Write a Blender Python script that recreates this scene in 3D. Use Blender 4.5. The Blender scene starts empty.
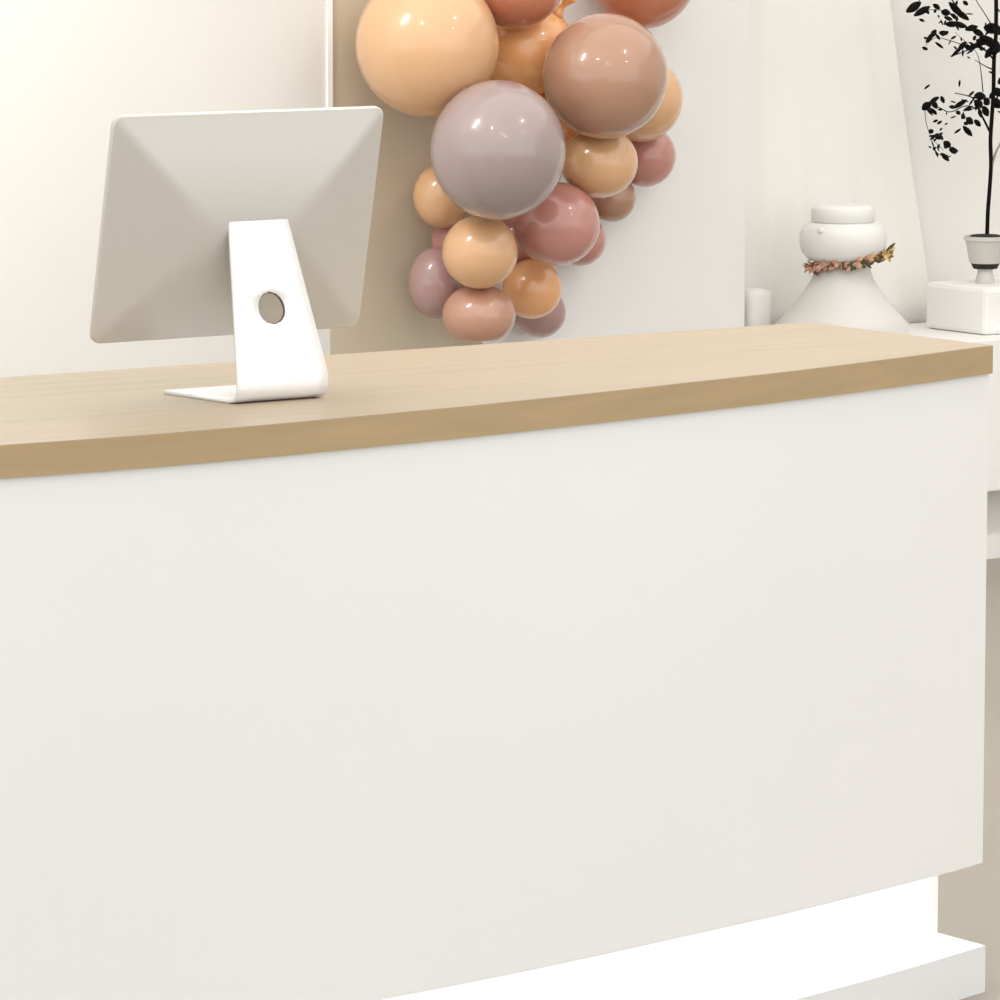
import bpy, bmesh, math, random
from mathutils import Vector, Matrix, Quaternion
C = bpy.context.scene.collection
S = bpy.context.scene
PI = math.pi
random.seed(7)

# ------------------------------------------------------------------ camera
F = 5060.0
CAM = Vector((-3.5075, -6.0059, 1.78))
pitch = math.atan(660 / F); yaw = math.radians(34.8)
FW = Vector((math.sin(yaw)*math.cos(pitch), math.cos(yaw)*math.cos(pitch), -math.sin(pitch)))
RT = Vector((math.cos(yaw), -math.sin(yaw), 0)); UP = RT.cross(FW)
cd = bpy.data.cameras.new('camera'); cam = bpy.data.objects.new('camera', cd); C.objects.link(cam)
cd.sensor_width = 36; cd.lens = F * 36 / 1000; cd.clip_end = 100
cam.matrix_world = Matrix((( RT.x, UP.x, -FW.x, CAM.x), (RT.y, UP.y, -FW.y, CAM.y), (RT.z, UP.z, -FW.z, CAM.z), (0, 0, 0, 1)))
S.camera = cam
def onY(x, y, Y):                       # photograph point -> place on a plane parallel to the back wall
    r = FW*F + RT*(x-500) + UP*(500-y)
    return CAM + r*((Y-CAM.y)/r.y)
def onZ(x, y, z):
    r = FW*F + RT*(x-500) + UP*(500-y)
    return CAM + r*((z-CAM.z)/r.z)
def depth(P): return (P-CAM).dot(FW)

# ------------------------------------------------------------------ light
w = bpy.data.worlds.new('world'); S.world = w; w.use_nodes = True
w.node_tree.nodes['Background'].inputs[0].default_value = (0.97, 0.985, 1.0, 1)
w.node_tree.nodes['Background'].inputs[1].default_value = 1.25
def area(name, loc, rot, sx, sy, power, col=(1, .97, .92), spread=PI):
    l = bpy.data.lights.new(name, 'AREA'); l.shape = 'RECTANGLE'; l.size = sx; l.size_y = sy
    l.energy = power; l.color = col; l.spread = spread
    o = bpy.data.objects.new(name, l); C.objects.link(o); o.location = loc; o.rotation_euler = rot
    return o
S.view_settings.view_transform = 'Standard'; S.view_settings.look = 'None'
S.view_settings.gamma = 1; S.view_settings.use_curve_mapping = False
S.view_settings.exposure = 0.42
H = 3.1                                   # ceiling height
FL = -0.03                                # floor level
area('added_ceiling_fill', (2.0, .4, H-.002), (0, 0, 0), 10.5, 7.2, 190, (1, .985, .96))  # added soft fill just below the plain ceiling, not a fixture

# ------------------------------------------------------------------ materials
def mat(name, col, rough=.5, metal=0, spec=.5, noise=None, emit=None, coat=0, sss=0, trans=0):
    m = bpy.data.materials.new(name); m.use_nodes = True
    nt = m.node_tree; b = nt.nodes['Principled BSDF']
    b.inputs['Base Color'].default_value = (*col, 1); b.inputs['Roughness'].default_value = rough
    b.inputs['Metallic'].default_value = metal; b.inputs['Specular IOR Level'].default_value = spec
    b.inputs['Coat Weight'].default_value = coat; b.inputs['Coat Roughness'].default_value = .05
    b.inputs['Transmission Weight'].default_value = trans
    if sss:
        b.inputs['Subsurface Weight'].default_value = sss; b.inputs['Subsurface Scale'].default_value = .03
    tc = nt.nodes.new('ShaderNodeTexCoord')
    n = nt.nodes.new('ShaderNodeTexNoise'); mp = nt.nodes.new('ShaderNodeMapping')
    sc, amt, stretch = noise or (3, .02, (1, 1, 1))
    mp.inputs['Scale'].default_value = stretch; n.inputs['Scale'].default_value = sc; n.inputs['Detail'].default_value = 4
    nt.links.new(tc.outputs['Object'], mp.inputs[0]); nt.links.new(mp.outputs[0], n.inputs[0])
    r = nt.nodes.new('ShaderNodeValToRGB')
    r.color_ramp.elements[0].position = .3; r.color_ramp.elements[1].position = .7
    r.color_ramp.elements[0].color = (*[c*(1-amt) for c in col], 1)
    r.color_ramp.elements[1].color = (*[min(1, c*(1+amt)) for c in col], 1)
    nt.links.new(n.outputs['Fac'], r.inputs[0]); nt.links.new(r.outputs[0], b.inputs['Base Color'])
    if emit:
        b.inputs['Emission Color'].default_value = (*emit[0], 1); b.inputs['Emission Strength'].default_value = emit[1]
    return m
M = dict(
    wood=mat('light_oak', (.40, .318, .222), .42, noise=(5, .07, (.35, 6, 9))),
    woodedge=mat('oak_edge_band', (.40, .285, .145), .45, noise=(5, .07, (.35, 6, 9))),
    white=mat('white_lacquer', (.79, .782, .765), .35, noise=(1.2, .015, (1, 1, 1))),
    plinth=mat('white_laminate', (.74, .745, .745), .4),
    led=mat('led_diffuser', (1, 1, 1), .5, emit=((1, .98, .95), 7)),
    wall=mat('white_plaster', (.80, .785, .76), .8, noise=(2, .01, (1, 1, 1))),
    wallcool=mat('cool_white_paint', (.80, .80, .79), .7),
    wallshade=mat('plaster_painted_shade', (.54, .46, .35), .8, noise=(1.5, .03, (1, 1, 1))),  # beige stands in for the soft warm shade beside the balloons
    wallcream=mat('cream_plaster', (.70, .685, .645), .8, noise=(1.5, .02, (1, 1, 1))),
    bright=mat('bright_white_laminate', (.88, .87, .85), .5),
    trim=mat('gloss_white_trim', (.9, .9, .88), .3),
    floor=mat('beige_floor_tile', (.31, .28, .235), .5, noise=(.8, .05, (1, 1, 1))),
    ceil=mat('ceiling_white', (.85, .85, .84), .8),
    alu=mat('satin_aluminium', (.58, .555, .51), .38, metal=.35, noise=(40, .01, (1, 1, 8))),
    alustand=mat('polished_aluminium_stand', (.90, .90, .89), .3, metal=.15),
    dark=mat('dark_edge', (.10, .085, .07), .4),
    rubber=mat('dark_rubber', (.06, .02, .015), .6),
    glass=mat('black_screen_glass', (.01, .01, .012), .05),
    peach=mat('balloon_peach', (.80, .42, .20), .22, coat=.6, sss=.15),
    cream=mat('balloon_cream_peach', (.70, .42, .225), .22, coat=.6, sss=.15),
    orange=mat('balloon_apricot', (.98, .50, .21), .22, coat=.6, sss=.1),
    lav=mat('balloon_lilac', (.35, .27, .26), .22, coat=.7, sss=.1),
    tanrose=mat('balloon_tan_rose', (.42, .235, .155), .22, coat=.7, sss=.1),
    rose=mat('balloon_rose', (.52, .24, .205), .22, coat=.7, sss=.1),
    terra=mat('balloon_terracotta', (.50, .18, .10), .25, coat=.6, sss=.1),
    mauve=mat('balloon_mauve', (.40, .25, .235), .25, coat=.6, sss=.1),
    pink=mat('balloon_dusty_pink', (.50, .27, .19), .22, coat=.7, sss=.1),
    ceramic=mat('white_ceramic', (.80, .80, .78), .4),
    band=mat('pale_ceramic', (.70, .69, .66), .5),
    drape=mat('white_sheer_fabric', (.86, .845, .80), .9),
    petal=mat('dried_pink_petal', (.52, .30, .22), .8, noise=(60, .3, (1, 1, 1))),
    darkpetal=mat('dried_brown_petal', (.16, .07, .035), .8, noise=(60, .3, (1, 1, 1))),
    gold=mat('golden_dried_leaf', (.62, .42, .14), .6, noise=(60, .3, (1, 1, 1))),
    darkleaf=mat('dried_green_leaf', (.07, .06, .02), .6),
    leaf=mat('very_dark_leaf', (.004, .004, .003), .7, spec=.1),
    bark=mat('dark_bark', (.006, .005, .004), .8, spec=.1),
    greybark=mat('grey_bark', (.30, .28, .25), .7),
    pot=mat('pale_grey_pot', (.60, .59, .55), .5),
    soil=mat('dark_soil', (.02, .017, .014), .9, noise=(80, .3, (1, 1, 1))),
    clear=mat('frosted_foot', (.62, .61, .58), .3),
)

# ------------------------------------------------------------------ helpers
def obj(name, bm, m, parent=None, smooth=False, angle=None):
    me = bpy.data.meshes.new(name); bmesh.ops.recalc_face_normals(bm, faces=bm.faces[:]); bm.to_mesh(me); bm.free()
    me.materials.append(m)
    o = bpy.data.objects.new(name, me); C.objects.link(o)
    if smooth:
        for p in me.polygons: p.use_smooth = True
        if angle: me.set_sharp_from_angle(angle=angle)
    if parent:
        o.parent = parent; o.matrix_parent_inverse = Matrix.Translation(-parent.location)
    return o
def tag(o, label, cat, group=None):
    o['label'] = label; o['category'] = cat
    if group: o['group'] = group
    return o
def thing(name, label, cat, loc, group=None):
    o = bpy.data.objects.new(name, None); C.objects.link(o); o.location = loc; o.empty_display_size = .1
    return tag(o, label, cat, group)
def struct(name, bm, m):
    o = obj(name, bm, m); o['kind'] = 'structure'; return o
def box(bm, x0, x1, y0, y1, z0, z1):
    v = [bm.verts.new(p) for p in ((x0,y0,z0),(x1,y0,z0),(x1,y1,z0),(x0,y1,z0),(x0,y0,z1),(x1,y0,z1),(x1,y1,z1),(x0,y1,z1))]
    for f in ((0,3,2,1),(4,5,6,7),(0,1,5,4),(1,2,6,5),(2,3,7,6),(3,0,4,7)): bm.faces.new([v[i] for i in f])
    return bm
def boxbm(*a, bev=0):
    bm = box(bmesh.new(), *a)
    if bev: bmesh.ops.bevel(bm, geom=bm.edges[:], offset=bev, segments=2, affect='EDGES', profile=.5)
    return bm
def prism(outline, z0, z1, bev=0):
    bm = bmesh.new()
    a = [bm.verts.new((x, y, z0)) for x, y in outline]; b = [bm.verts.new((x, y, z1)) for x, y in outline]
    n = len(outline); bm.faces.new(a[::-1]); top = bm.faces.new(b)
    for i in range(n): bm.faces.new((a[i], a[(i+1) % n], b[(i+1) % n], b[i]))
    if bev:
        es = [e for e in bm.edges if abs(e.verts[0].co.z-e.verts[1].co.z) < 1e-6]
        bmesh.ops.bevel(bm, geom=es, offset=bev, segments=2, affect='EDGES', profile=.5)
    return bm
def lathe(prof, n=48, loc=(0, 0, 0), bm=None):
    bm = bm or bmesh.new(); rings = []
    for r, z in prof:
        if r < 1e-6: rings.append([bm.verts.new((loc[0], loc[1], loc[2]+z))])
        else: rings.append([bm.verts.new((loc[0]+r*math.cos(2*PI*i/n), loc[1]+r*math.sin(2*PI*i/n), loc[2]+z)) for i in range(n)])
    for a, b in zip(rings, rings[1:]):
        for i in range(n):
            j = (i+1) % n
            if len(a) == 1 and len(b) == 1: break
            if len(a) == 1: bm.faces.new((a[0], b[i], b[j]))
            elif len(b) == 1: bm.faces.new((a[i], a[j], b[0]))
            else: bm.faces.new((a[i], a[j], b[j], b[i]))
    return bm
def tube(pts, rads, n=8, bm=None):
    bm = bm or bmesh.new(); pts = [Vector(p) for p in pts]; rings = []
    for i, p in enumerate(pts):
        t = (pts[min(i+1, len(pts)-1)] - pts[max(i-1, 0)]).normalized()
        a = t.orthogonal().normalized() if i == 0 else (a - t*a.dot(t)).normalized()
        b = t.cross(a); r = rads[i] if hasattr(rads, '__len__') else rads
        rings.append([bm.verts.new(p + (a*math.cos(2*PI*k/n) + b*math.sin(2*PI*k/n))*r) for k in range(n)])
    for A, B in zip(rings, rings[1:]):
        for k in range(n): bm.faces.new((A[k], A[(k+1) % n], B[(k+1) % n], B[k]))
    bm.faces.new(rings[0][::-1]); bm.faces.new(rings[-1])
    return bm
def smoothpath(pts, sub=6):
    P = [Vector(p) for p in pts]; P = [2*P[0]-P[1]] + P + [2*P[-1]-P[-2]]; out = []
    for i in range(1, len(P)-2):
        for k in range(sub):
            t = k/sub; a, b, c, d = P[i-1:i+3]
            out.append(.5*((2*b) + (c-a)*t + (2*a-5*b+4*c-d)*t*t + (3*b-a-3*c+d)*t**3))
    out.append(P[-2]); return out

# ------------------------------------------------------------------ room
struct('floor', boxbm(-7, 9, -9, 4.6, FL-.1, FL), M['floor'])
struct('ceiling', boxbm(-4.5, 8, -3.6, 4.6, H, H+.1), M['ceil'])
struct('wall_back', boxbm(-3.0, 8, 4.20, 4.35, FL, H), M['wall'])
struct('wall_back_balloon', boxbm(3.43, 4.23, 4.05, 4.20, FL, H), M['wallcool'])      # white panel behind the balloons
struct('wall_back_shade', boxbm(2.99, 3.43, 4.05, 4.20, FL, H), M['wallshade'])  # balloon shade painted as an even beige wall section
struct('wall_back_cream', boxbm(-3.0, 2.99, 4.05, 4.20, FL, H), M['wallcream'])
struct('wall_right', boxbm(7.6, 7.75, -3.6, 4.20, FL, H), M['wall'])
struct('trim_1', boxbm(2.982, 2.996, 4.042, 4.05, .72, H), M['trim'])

# ------------------------------------------------------------------ reception desk
half = [(-.10,-.280),(.10,-.272),(.30,-.254),(.50,-.232),(.72,-.198),(.92,-.162),(1.12,-.125),(1.32,-.078),(1.47,-.038),(1.60,0)]
hs = smoothpath([(-.40,-.272,0)] + [(x, y, 0) for x, y in half], 4)
hs = [(p.x, p.y) for p in hs if p.x >= -.0999]
front = [(-.20-x, y) for x, y in reversed(hs)] + [(-.10, -.280)] + hs
def desk_outline(off, xin, back):
    n = [(x*(1) , y+off) for x, y in front]
    R = 1.6-xin; L = -1.8+xin
    n = [(x, y) for x, y in n if L < x < R]
    def yat(X):
        for (xa, ya), (xb, yb) in zip(front, front[1:]):
            if xa <= X <= xb: return ya+(yb-ya)*(X-xa)/(xb-xa)+off
        return off
    return [(L, yat(L))] + n + [(R, yat(R)), (R, back), (L, back)]
desk = thing('reception_desk', 'long white bow-fronted reception desk with light oak top and lit toe recess', 'reception desk', (-.1, .1, FL))
obj('countertop', prism(desk_outline(0, 0, .462), .956, 1.0, .0015), M['wood'], desk)['label'] = 'light oak countertop with curved front edge'
def ring_prism(o1, o2, z0, z1):
    bm = bmesh.new(); n = len(o1)
    A, B, D, E = [[bm.verts.new((x, y, z)) for x, y in o] for o, z in ((o1, z0), (o1, z1), (o2, z1), (o2, z0))]
    for P_, Q_ in ((A, B), (B, D), (D, E), (E, A)):
        for i in range(n): bm.faces.new((P_[i], P_[(i+1) % n], Q_[(i+1) % n], Q_[i]))
    return bm
o0 = desk_outline(0, 0, .462)
def grow(d): return [(x + (d if x > 1.599 else -d if x < -1.799 else 0), y + (d if y > .4 else -d)) for x, y in o0]
obj('edge_band', ring_prism(grow(.0012), grow(-.002), .9558, .9990), M['woodedge'], desk)['label'] = 'darker golden oak edge band'
obj('front_panel', prism(desk_outline(.006, .001, .45), .178, .956, .001), M['white'], desk)
obj('led_strip', prism([(x, y) for x, y in desk_outline(.045, .03, .0)][:-2] + [(x, y) for x, y in desk_outline(.07, .03, .0)][:-2][::-1], .170, .178), M['led'], desk)
obj('toe_recess', prism(desk_outline(.112, .004, .43), .045, .178), M['white'], desk)
obj('plinth', prism(desk_outline(.002, -.004, .45), FL, .045, .0008), M['plinth'], desk)

# ------------------------------------------------------------------ computer
def make_computer():
    t = thing('desktop_computer', 'silver all-in-one desktop computer seen from behind, standing on the oak desk top', 'computer', (.25, .05, 1.0))
    W, Hh = .446, .328; x0 = .028; zb = 1.084; yb = .082; tilt = math.atan2(.070, .318)
    wy, wz = -math.sin(tilt), math.cos(tilt)
    ny, nz = -math.cos(tilt), -math.sin(tilt)          # rear normal (towards the camera side)
    def P(u, v, d): return Vector((x0+u, yb + wy*v + ny*d, zb + wz*v + nz*d))
    # rounded-rect rings from the rim to the raised centre
    def ring(inset, d, rad, n=6):
        pts = []
        for cx, cy, a0 in ((W-inset-rad, inset+rad, -PI/2), (W-inset-rad, Hh-inset-rad, 0), (inset+rad, Hh-inset-rad, PI/2), (inset+rad, inset+rad, PI)):
            for k in range(n+1):
                a = a0 + PI/2*k/n; pts.append(P(cx+rad*math.cos(a), cy+rad*math.sin(a), d))
        return pts
    bm = bmesh.new()
    spec = [(.002, -.006, .014), (0, -.004, .016), (0, .001, .016), (.0015, .003, .015), (.008, .0045, .012), (.05, .0175, .012), (.10, .029, .014), (.14, .036, .02), (.155, .0375, .008)]
    R = [[bm.verts.new(p) for p in ring(*s)] for s in spec]
    for A, B in zip(R, R[1:]):
        for i in range(len(A)): bm.faces.new((A[i], A[(i+1) % len(A)], B[(i+1) % len(A)], B[i]))
    bm.faces.new(R[-1]); bm.faces.new(R[0][::-1])
    obj('back_shell', bm, M['alu'], t, True, math.radians(25))
    bm = bmesh.new()
    a = [bm.verts.new(p) for p in ring(.006, -.0065, .012)]; b = [bm.verts.new(p) for p in ring(.006, -.009, .012)]
    for i in range(len(a)): bm.faces.new((a[i], a[(i+1) % len(a)], b[(i+1) % len(a)], b[i]))
    bm.faces.new(a); bm.faces.new(b)
    obj('screen', bm, M['glass'], t)
    # stand: bent plate. s runs from the front of the foot, under the bend and up the leg
    foot = [(.130, 1.003), (.03, 1.003), (-.022, 1.003), (-.034, 1.0045), (-.041, 1.010), (-.0435, 1.020), (-.042, 1.034)]
    top = (.012, 1.258)
    prof = [Vector((0, y, z)) for y, z in foot]
    nleg = 20
    for k in range(1, nleg+1):
        q = k/nleg; prof.append(Vector((0, foot[-1][0]+(top[0]-foot[-1][0])*q, foot[-1][1]+(top[1]-foot[-1][1])*q)))
    prof += [Vector((0, .017, 1.2625)), Vector((0, .026, 1.265)), Vector((0, .038, 1.262))]
    L = [0]
    for a_, b_ in zip(prof, prof[1:]): L.append(L[-1]+(b_-a_).length)
    def at(s):
        for i in range(len(L)-1):
            if s <= L[i+1] or i == len(L)-2:
                q = (s-L[i])/(L[i+1]-L[i]); p = prof[i].lerp(prof[i+1], q); tn = (prof[i+1]-prof[i]).normalized()
                return p, Vector((0, tn.z, -tn.y))
    s_leg0, s_leg1 = L[6], L[6+nleg]
    def edges(s):                                       # left and right x of the plate
        if s < s_leg0: 
            q = s/s_leg0; return .176+.016*q, .322+.019*q
        q = min(1, (s-s_leg0)/(s_leg1-s_leg0)); 
        return .192+.020*q, .341-.034*q
    def S3(u, s, d=0):
        p, n = at(s); l, r = edges(s); return Vector((l+(r-l)*u, p.y+n.y*d, p.z+n.z*d))
    hs_, hr = s_leg0 + (s_leg1-s_leg0)*.425, .0235      # hole centre, radius
    def hw(s): l, r = edges(s); return r-l
    box_h = .036; sA, sB = hs_-box_h, hs_+box_h
    bm = bmesh.new(); cache = {}
    def V(u, s):
        k = (round(u, 5), round(s, 6))
        if k not in cache: cache[k] = bm.verts.new(S3(u, s))
        return cache[k]
    nu = 6; us = [i/nu for i in range(nu+1)]
    ss = [s for s in L if s < sA-1e-4] + [sA]
    ss2 = [sB] + [s for s in L if s > sB+1e-4]
    for seq in (ss, ss2):
        for a_, b_ in zip(seq, seq[1:]):
            for u0, u1 in zip(us, us[1:]): bm.faces.new((V(u0, a_), V(u1, a_), V(u1, b_), V(u0, b_)))
    m = 6; border = []
    for i in range(nu): border.append((us[i], sA))
    for i in range(m): border.append((1, sA+(sB-sA)*i/m))
    for i in range(nu): border.append((us[nu-i], sB))
    for i in range(m): border.append((0, sB-(sB-sA)*i/m))
    circ = []; hu = .49
    for (u, s) in border:
        a_ = math.atan2(s-hs_, (u-hu)*hw(hs_)); circ.append((hu+hr*.93*math.cos(a_)/hw(hs_), hs_+hr*math.sin(a_)))
    cir2 = [((a[0]+b[0])/2, (a[1]+b[1])/2) for a, b in zip(border, circ)]
    for A, B in ((border, cir2), (cir2, circ)):
        for i in range(len(A)):
            j = (i+1) % len(A); bm.faces.new((V(*A[i]), V(*A[j]), V(*B[j]), V(*B[i])))
    st = obj('stand', bm, M['alustand'], t, True, math.radians(40))
    st['label'] = 'bright bent metal stand with a round cable hole'
    md = st.modifiers.new('thick', 'SOLIDIFY'); md.thickness = .0055; md.offset = 0
    rp = []
    for k in range(33):
        a_ = 2*PI*k/32; rp.append(S3(hu+hr*.93*math.cos(a_)/hw(hs_), hs_+hr*math.sin(a_), 0))
    obj('hole_rim', tube(rp, .0022, 6), M['dark'], st)['label'] = 'dark rim of the cable hole'
    bm = boxbm(.194, .326, -.036, .120, 1.0, 1.0012)
    obj('foot_pad', bm, M['rubber'], t)['label'] = 'dark pad under the foot'
    bm = boxbm(.225, .305, .030, .062, 1.235, 1.262, bev=.003)
    obj('hinge', bm, M['alu'], t)
    return t
make_computer()

# ------------------------------------------------------------------ balloons (back to front)
PF = 4.05
BAL = [  # x, y, rx, ry, material, label
 (558,128,44,44,'orange','apricot balloon deep inside the garland, glimpsed between the lilac and tan rose ones'),
 (520,238,30,30,'rose','rose balloon deep inside the lower garland, almost fully covered'),
 (455,240,24,24,'rose','small rose balloon almost hidden behind the lower left peach balloon'),
 (580,240,26,26,'rose','small rose balloon tucked behind the right side of the round rose balloon'),
 (540,312,26,26,'mauve','small dusky mauve balloon half hidden at the lowest right of the garland'),
 (645,156,31,31,'rose','small rose balloon hanging at the far right of the garland'),
 (526,50,48,46,'orange','apricot balloon with its knot showing, wedged deep at the top'),
 (437,283,29,36,'mauve','dusky mauve balloon at the lower left of the garland'),
 (612,198,24,24,'tanrose','small tan rose balloon half hidden under the peach one on the right'),
 (640,99,43,43,'cream','pale peach balloon peeking out right behind the big tan rose balloon'),
 (442,196,29,32,'cream','pale peach balloon peeking out left below the lilac balloon'),
 (516,-20,49,49,'terra','terracotta balloon at the top edge beside the big cream one'),
 (532,289,30,30,'peach','small peach balloon right of the lowest pink balloon'),
 (643,-24,53,53,'terra','terracotta balloon cut by the top edge on the right'),
 (599,162,39,36,'cream','peach balloon directly under the big tan rose balloon'),
 (479,315,37,31,'pink','squashed dusty pink balloon at the very bottom of the garland'),
 (557,224,43,42,'rose','round rose balloon low in the middle right with bright glints'),
 (480,252,38,37,'cream','round peach balloon directly above the bottom pink one'),
 (427,44,72,73,'cream','largest pale peach balloon at the upper left'),
 (605,76,63,63,'tanrose','big tan rose balloon at the upper right'),
 (498,150,68,70,'lav','big greyish lilac balloon in the middle of the garland'),
]
placed = []
def balloon(i, x, y, rx, ry, m, label):
    Y = PF; lo = None
    Y = PF - max(rx, ry)/F*12.8 - .004
    while True:
        c = onY(x, y, Y); k = depth(c)/F; r = (rx+ry)/2*k
        bad = any((c-pc).length < .975*(r+pr) for pc, pr in placed)
        if not bad: break
        Y -= .006
    placed.append((c, r)); RX, RZ = rx*k, ry*k
    t = thing('balloon', label, 'balloon', c, 'balloons of the garland on the back wall')
    bm = bmesh.new(); bmesh.ops.create_uvsphere(bm, u_segments=48, v_segments=32, radius=1)
    # slight teardrop towards the neck, which points back into the garland
    nd = Vector((.25, .9, .3)).normalized()
    if 'knot showing' in label: nd = (RT*.62 + UP*.72 - FW*.30).normalized()
    for v in bm.verts:
        d = max(0, v.co.dot(nd)); v.co *= 1+.05*d**6
        if m == 'pink' and v.co.z < -.80: v.co.z = -.80 - (-.80-v.co.z)*.25
        v.co.x *= RX; v.co.y *= RX; v.co.z *= RZ; v.co += c
    obj('skin', bm, M[m], t, True)
    b0 = c + nd*r*.99
    k_ = 1.0 if 'knot showing' in label else .3
    kb = tube([b0, b0+nd*.016*k_, b0+nd*.03*k_, b0+nd*.042*k_, b0+nd*.056*k_, b0+nd*.062*k_], [.024*k_, .012*k_, .007*k_, .011*k_, .018*k_, .019*k_], 14)
    obj('knot', kb, M[m], t, True)
    return t
for i, b in enumerate(BAL): balloon(i, *b)

# ------------------------------------------------------------------ low white back counter
cz = .53
bc = thing('low_counter', 'low white counter along the back wall behind the desk', 'counter', (5.5, 3.95, FL))
obj('body', boxbm(4.26, 7.2, 3.73, 4.18, .142, cz, bev=.004), M['bright'], bc)
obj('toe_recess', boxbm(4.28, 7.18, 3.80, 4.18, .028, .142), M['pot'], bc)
obj('plinth', boxbm(4.26, 7.2, 3.73, 4.18, FL, .028), M['wall'], bc)

bm = boxbm(4.262, 4.345, 4.07, 4.17, cz, .655, bev=.02)
tag(obj('white_box', bm, M['wall'], None, True), 'small rounded white box left of the urn on the low counter', 'box')

# ------------------------------------------------------------------ white urn
vc = Vector((4.45, 3.93, cz)); k = depth(vc)/F
vc = onY(843, 250, 3.93); vc.z = cz
vz = vc.copy()
def zz(y): return onY(843, y, vc.y).z - cz
def prof(rows): return [(rr*k, zz(y)) if y is not None else (rr*k, 0) for rr, y in rows]
urn = thing('urn', 'white flared pedestal urn with a domed bowl on the low back counter', 'urn', vz)
obj('foot', lathe(prof([(0, None), (66, None), (67, 324), (60, 317), (48, 303), (38, 290), (31, 279), (27, 268), (26, 262), (0, 262)]), 56, vz), M['band'], urn, True, math.radians(50))
obj('bowl', lathe(prof([(0, 262), (26, 262), (35, 259), (41, 252), (43.5, 244), (43.5, 234), (40, 226), (34, 222), (0, 222)]), 56, vz), M['ceramic'], urn, True, math.radians(50))
obj('lid', lathe(prof([(0, 222), (30, 222), (32, 220), (32, 209), (30, 206), (25, 205), (0, 205)]), 56, vz), M['ceramic'], urn, True, math.radians(50))
obj('knob', lathe([(0,-.008), (.008,-.006), (.010,0), (.007,.006), (0,.009)], 16, vz+Vector((0, 0, zz(228))) - RT*24*k - Vector((FW.x, FW.y, 0))*33*k), M['ceramic'], urn, True)

# dried flower band around the neck
def blade(bm, c, d, length, width, up=None, bend=.25):
    d = d.normalized(); up = up or Vector((0, -1, .3)); sd = d.cross(up).normalized(); nn = sd.cross(d).normalized()
    n = 6; L_, R_, Mi = [], [], []
    for i in range(n+1):
        q = i/n; wv = width*math.sin(PI*(q*.92+.04))**.8
        p = c + d*length*q + nn*(-bend*length*q*q)
        L_.append(bm.verts.new(p+sd*wv/2)); R_.append(bm.verts.new(p-sd*wv/2)); Mi.append(bm.verts.new(p+nn*wv*.22))
    for i in range(n):
        bm.faces.new((L_[i], L_[i+1], Mi[i+1], Mi[i])); bm.faces.new((Mi[i], Mi[i+1], R_[i+1], R_[i]))
    return bm
gar = thing('dried_flower_garland', 'band of dried pink, brown and golden flowers wrapped around the urn', 'flower garland', vz+Vector((0, 0, .17)))
def gp(a, dz=0):                                        # ring, tilted up to the viewer's right
    off = RT*math.cos(a) - Vector((FW.x, FW.y, 0)).normalized()*math.sin(a)
    rr = (31+11*max(0, math.cos(a)))*k
    return vz + Vector((0, 0, zz(262)+dz)) + off*rr + Vector((0, 0, .012*math.cos(a)+.010*max(0, math.cos(a))**3))
ring = [gp(2*PI*i/40) for i in range(41)]
obj('wreath_base', tube(ring, .0085, 8), M['darkpetal'], gar, True)
cols = ['petal', 'darkpetal', 'petal', 'petal', 'darkpetal', 'gold', 'petal', 'gold', 'gold', 'darkleaf', 'gold']
N = 48
for i in range(N):
    a = PI*1.04 - PI*1.08*i/(N-1)
    fr = i/(N-1)
    col = random.choice(['petal', 'petal', 'darkpetal'] if fr < .5 else ['gold', 'darkleaf', 'gold', 'petal'])
    bm = bmesh.new(); c0 = gp(a, random.uniform(-.006, .006)); o_ = (c0-vz); o_.z = 0; o_.normalize()
    for j in range(3):
        d = RT*random.uniform(-1, 1) + Vector((0, 0, random.uniform(-.7, .8))) + o_*.35
        blade(bm, c0+o_*.006, d, random.uniform(.012, .020), random.uniform(.007, .012), up=o_)
    o = obj('dried_leaf' if 'leaf' in M[col].name else 'dried_petal', bm, M[col], gar)
    md = o.modifiers.new('t', 'SOLIDIFY'); md.thickness = .001
for j, (dx, dz) in enumerate(((1, .9), (1, .45), (.9, .15))):
    bm = blade(bmesh.new(), gp(.12, .004), RT*dx+Vector((0, 0, dz)), .034-.006*j, .008, up=Vector((-.5, -.8, .1)))
    o = obj('dried_leaf', bm, M['darkleaf' if j != 1 else 'gold'], gar); md = o.modifiers.new('t', 'SOLIDIFY'); md.thickness = .001

# ------------------------------------------------------------------ drape behind the urn
bm = bmesh.new(); nx, nz = 90, 30; G = []
z0, z1 = cz+.001, 2.4
for j in range(nz+1):
    v = j/nz; z = z0+(z1-z0)*v; row = []
    sp = 1-.35*min(1, (z-z0)/.85)
    for i in range(nx+1):
        u = i/nx
        xl = 4.31 - .04*sp; q_ = min(1, (z-z0)/1.0); xr = 4.955 - .22*q_ + .03*q_*q_
        x = xl + (xr-xl)*u
        y = 4.175 + .006*math.sin(u*2*PI*3.5 + .8*math.sin(v*3)) + .002*math.sin(u*2*PI*8+v*4)
        row.append(bm.verts.new((x, y, z)))
    G.append(row)
for j in range(nz):
    for i in range(nx): bm.faces.new((G[j][i], G[j][i+1], G[j+1][i+1], G[j+1][i]))
dr = obj('drape', bm, M['drape'], None, True); md = dr.modifiers.new('t', 'SOLIDIFY'); md.thickness = .002
tag(dr, 'pale cream fabric drape widening downward on the wall behind the urn', 'drape')

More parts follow.
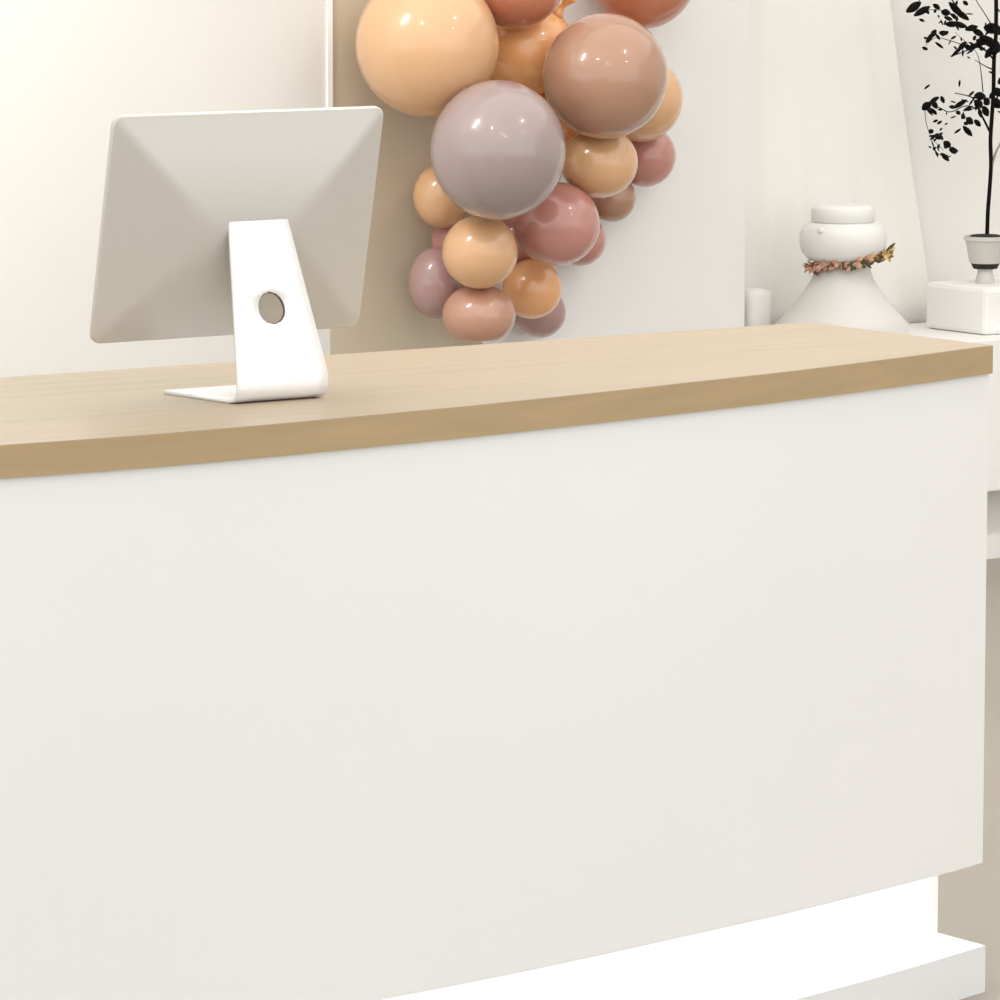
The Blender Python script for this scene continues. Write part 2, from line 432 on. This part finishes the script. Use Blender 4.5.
# ------------------------------------------------------------------ potted tree
PY = 3.93
pc = onY(985, 282, PY); kp = depth(pc)/F
def pp(x, y, dy=0): return onY(x, y, PY+dy)
rz = onY(985, 283, PY).z
tag(obj('display_block', boxbm(pc.x-.10, pc.x+.16, PY-.12, PY+.12, cz, rz, bev=.012), M['bright']), 'plain white block under the potted tree on the low counter', 'block')
base = Vector((pc.x, PY, rz))
pt = thing('potted_tree', 'slender potted tree with sparse near-black leaves in a pale grey pot', 'potted plant', base)
zt = pp(985, 236).z; zb_ = pp(985, 263).z
obj('pot', lathe([(0, zb_), (15*kp, zb_), (16*kp, zb_+.004), (20*kp, zt-.012), (22*kp, zt-.010), (22*kp, zt), (19.5*kp, zt), (19*kp, zt-.008), (0, zt-.008)], 32, (base.x, base.y, 0)), M['pot'], pt, True, math.radians(40))
obj('soil', lathe([(0, zt-.008), (19*kp, zt-.0078), (14*kp, zt+.003), (0, zt+.006)], 24, (base.x, base.y, 0)), M['soil'], pt, True)
obj('pot_base', lathe([(0, zb_-.014), (12*kp, zb_-.014), (14.5*kp, zb_), (0, zb_)], 24, (base.x, base.y, 0)), M['soil'], pt, True, math.radians(40))['label'] = 'black band under the pot'
obj('foot', lathe([(0, rz), (9*kp, rz), (10*kp, rz+.006), (7.5*kp, zb_-.022), (8*kp, zb_-.014), (0, zb_-.014)], 24, (base.x, base.y, 0)), M['clear'], pt, True, math.radians(40))
obj('trunk', tube(smoothpath([pp(987,236), pp(988,210), pp(989.5,190), pp(991,165), pp(990.5,140), pp(992,115), pp(993.5,90), pp(994,60), pp(996,30), pp(996,-40)]), .0052, 8), M['bark'], pt, True)
def branch(pts, r, m='bark'):
    dy = random.uniform(-.04, .04); n = len(pts)
    P = smoothpath([pp(x, y, dy*i/max(1, n-1)) for i, (x, y) in enumerate(pts)])
    obj('branch', tube(P, [r*(1-.6*i/(len(P)-1)) for i in range(len(P))], 6), M[m], pt, True)
branch([(991,168),(996,152),(1003,138),(1012,110)], .0042, 'greybark')
branch([(990,132),(985,122),(980,112),(976,104),(971,97),(955,93)], .0032)
branch([(976,108),(965,106),(950,112),(938,107),(926,104),(926,122),(932,138),(943,150)], .0016)
branch([(992,112),(996,100),(1000,92),(1008,80)], .0032)
branch([(983,92),(981,72),(978,56),(973,48)], .0016)
branch([(994,52),(985,38),(975,30),(965,27),(955,22),(945,24)], .0042)
branch([(994,60),(985,50),(975,47),(968,50),(955,55),(950,56)], .0026)
branch([(968,44),(955,32)], .001)
branch([(966,46),(948,40),(935,38),(925,46)], .0012)
branch([(991,24),(985,14),(976,0),(972,-10)], .0016)
branch([(968,20),(955,4),(945,-6),(925,-4),(915,6)], .0022)
branch([(948,14),(940,10),(920,10)], .0016)
branch([(994,70),(985,66),(975,60)], .002)
LV = [ # tip-to-tip leaves: x0,y0,x1,y1,width(px)
 (906,12,922,2,6),(914,16,930,6,5),(924,8,929,14,3),(919,19,924,21,2),(933,4,940,9,3.5),(934,10,936,12,3),
 (941,12,950,13,5),(949,2,962,16,5),(955,10,968,19,4.5),(963,1,968,5,3),(950,14,960,19,4),(944,17,952,20,3),
 (945,24,958,24,4.5),(953,23,966,27,4.5),(965,30,978,26,4.5),(972,29,984,36,4.5),(980,36,994,44,6),(984,26,1000,30,9),(988,24,1002,34,7),
 (922,47,928,50,2.5),(926,43,934,32,3.5),(931,37,936,30,4),(939,32,947,34,4),(943,34,949,31,3),(935,42,943,48,2),(924,37,927,39,2),(936,34,940,40,2),
 (951,57,962,46,3),(958,50,966,42,4),(964,45,972,50,4),(967,50,978,44,4.5),(974,46,986,40,5),(973,40,976,36,3),(983,38,996,46,7),(990,40,1000,52,8),(985,58,994,46,5),(979,47,984,50,3),(990,54,998,48,6),(976,40,988,43,5),(1000,40,1010,34,6),
 (924,103,929,109,8),(929,103,938,97,4),(932,101,937,108,4),(930,108,937,115,3),(925,106,933,116,2),(941,96,944,103,3),
 (949,107,956,107,3),(953,108,967,100,4),(956,111,960,114,3),(963,111,973,106,2.5),(961,115,965,118,4),(966,118,972,123,5),(974,120,981,126,4),(964,122,968,125,3),
 (963,126,972,136,4),(974,96,986,96,6),(975,100,982,108,6),(984,98,989,104,5),(983,106,988,116,5),(979,108,981,118,3),(989,98,996,92,5),(994,88,1002,96,6),(992,98,1000,108,7),(998,84,1006,76,5),
 (933,122,938,120,2),(937,124,942,121,2),(929,130,933,133,4),(934,136,942,137,5),(938,134,943,140,3),(944,141,950,147,5),(949,150,957,151,5.5),(941,153,949,161,3.5),(944,148,947,146,3),(930,140,936,135,2),(935,150,938,157,1.5),
]
bm = bmesh.new()
for x0, y0, x1, y1, wd in LV:
    dy = random.uniform(-.05, .05)
    a = pp(x0, y0, dy); b = pp(x1, y1, dy+random.uniform(-.012, .012)); d = b-a
    blade(bm, a, d, d.length, wd*kp*1.4, up=Vector((-.5+random.uniform(-.3, .3), -.8, random.uniform(-.4, .4))), bend=random.uniform(-.12, .12))
for _ in range(110):                                    # small sparse leaflets along the sprays
    x, y = random.choice([(random.gauss(965,16), random.gauss(24,12)), (random.gauss(978,12), random.gauss(44,8)), (random.gauss(962,16), random.gauss(108,8)), (random.gauss(936,6), random.gauss(138,10)), (random.gauss(1012,12), random.gauss(60,30)), (random.gauss(970,25), random.gauss(-22,10))])
    if not (905 < x < 1040): continue
    dy = random.uniform(-.06, .06); a = pp(x, y, dy); an = random.uniform(0, 2*PI)
    blade(bm, a, RT*math.cos(an)+UP*math.sin(an), random.uniform(3, 8)*kp, random.uniform(1.2, 2.6)*kp, up=Vector((-.5, -.8, random.uniform(-.5, .5))))
fo = obj('foliage', bm, M['leaf'], pt, True); md = fo.modifiers.new('t', 'SOLIDIFY'); md.thickness = .0006

# ------------------------------------------------------------------ ceiling spotlights
def downlight(x, y, r, e):
    t = thing('downlight', 'small round recessed spotlight in the white ceiling over the desk area', 'ceiling light', (x, y, H), 'recessed ceiling spotlights')
    obj('trim_ring', lathe([(r, 0), (r*1.25, 0), (r*1.25, -.008), (r, -.010), (r, 0)], 24, (x, y, H)), M['trim'], t, True)
    m = bpy.data.materials.get('lamp_face') or mat('lamp_face', (1, 1, 1), .5, emit=((1, .95, .88), e))
    obj('lamp', lathe([(0, -.004), (r, -.004), (r, -.001), (0, -.001)], 24, (x, y, H)), m, t)
for x, y in ((1.31, 1.88), (1.41, .30), (1.54, -.35), (3.94, 1.70), (3.98, -.11)): downlight(x, y, .09, 60)
# added light without a fixture, brightens the left of the cream wall
area('added_wall_fill', (1.25, 3.35, 2.7), (math.radians(25), 0, 0), .9, .12, 19, (1, 1, 1), math.radians(150))
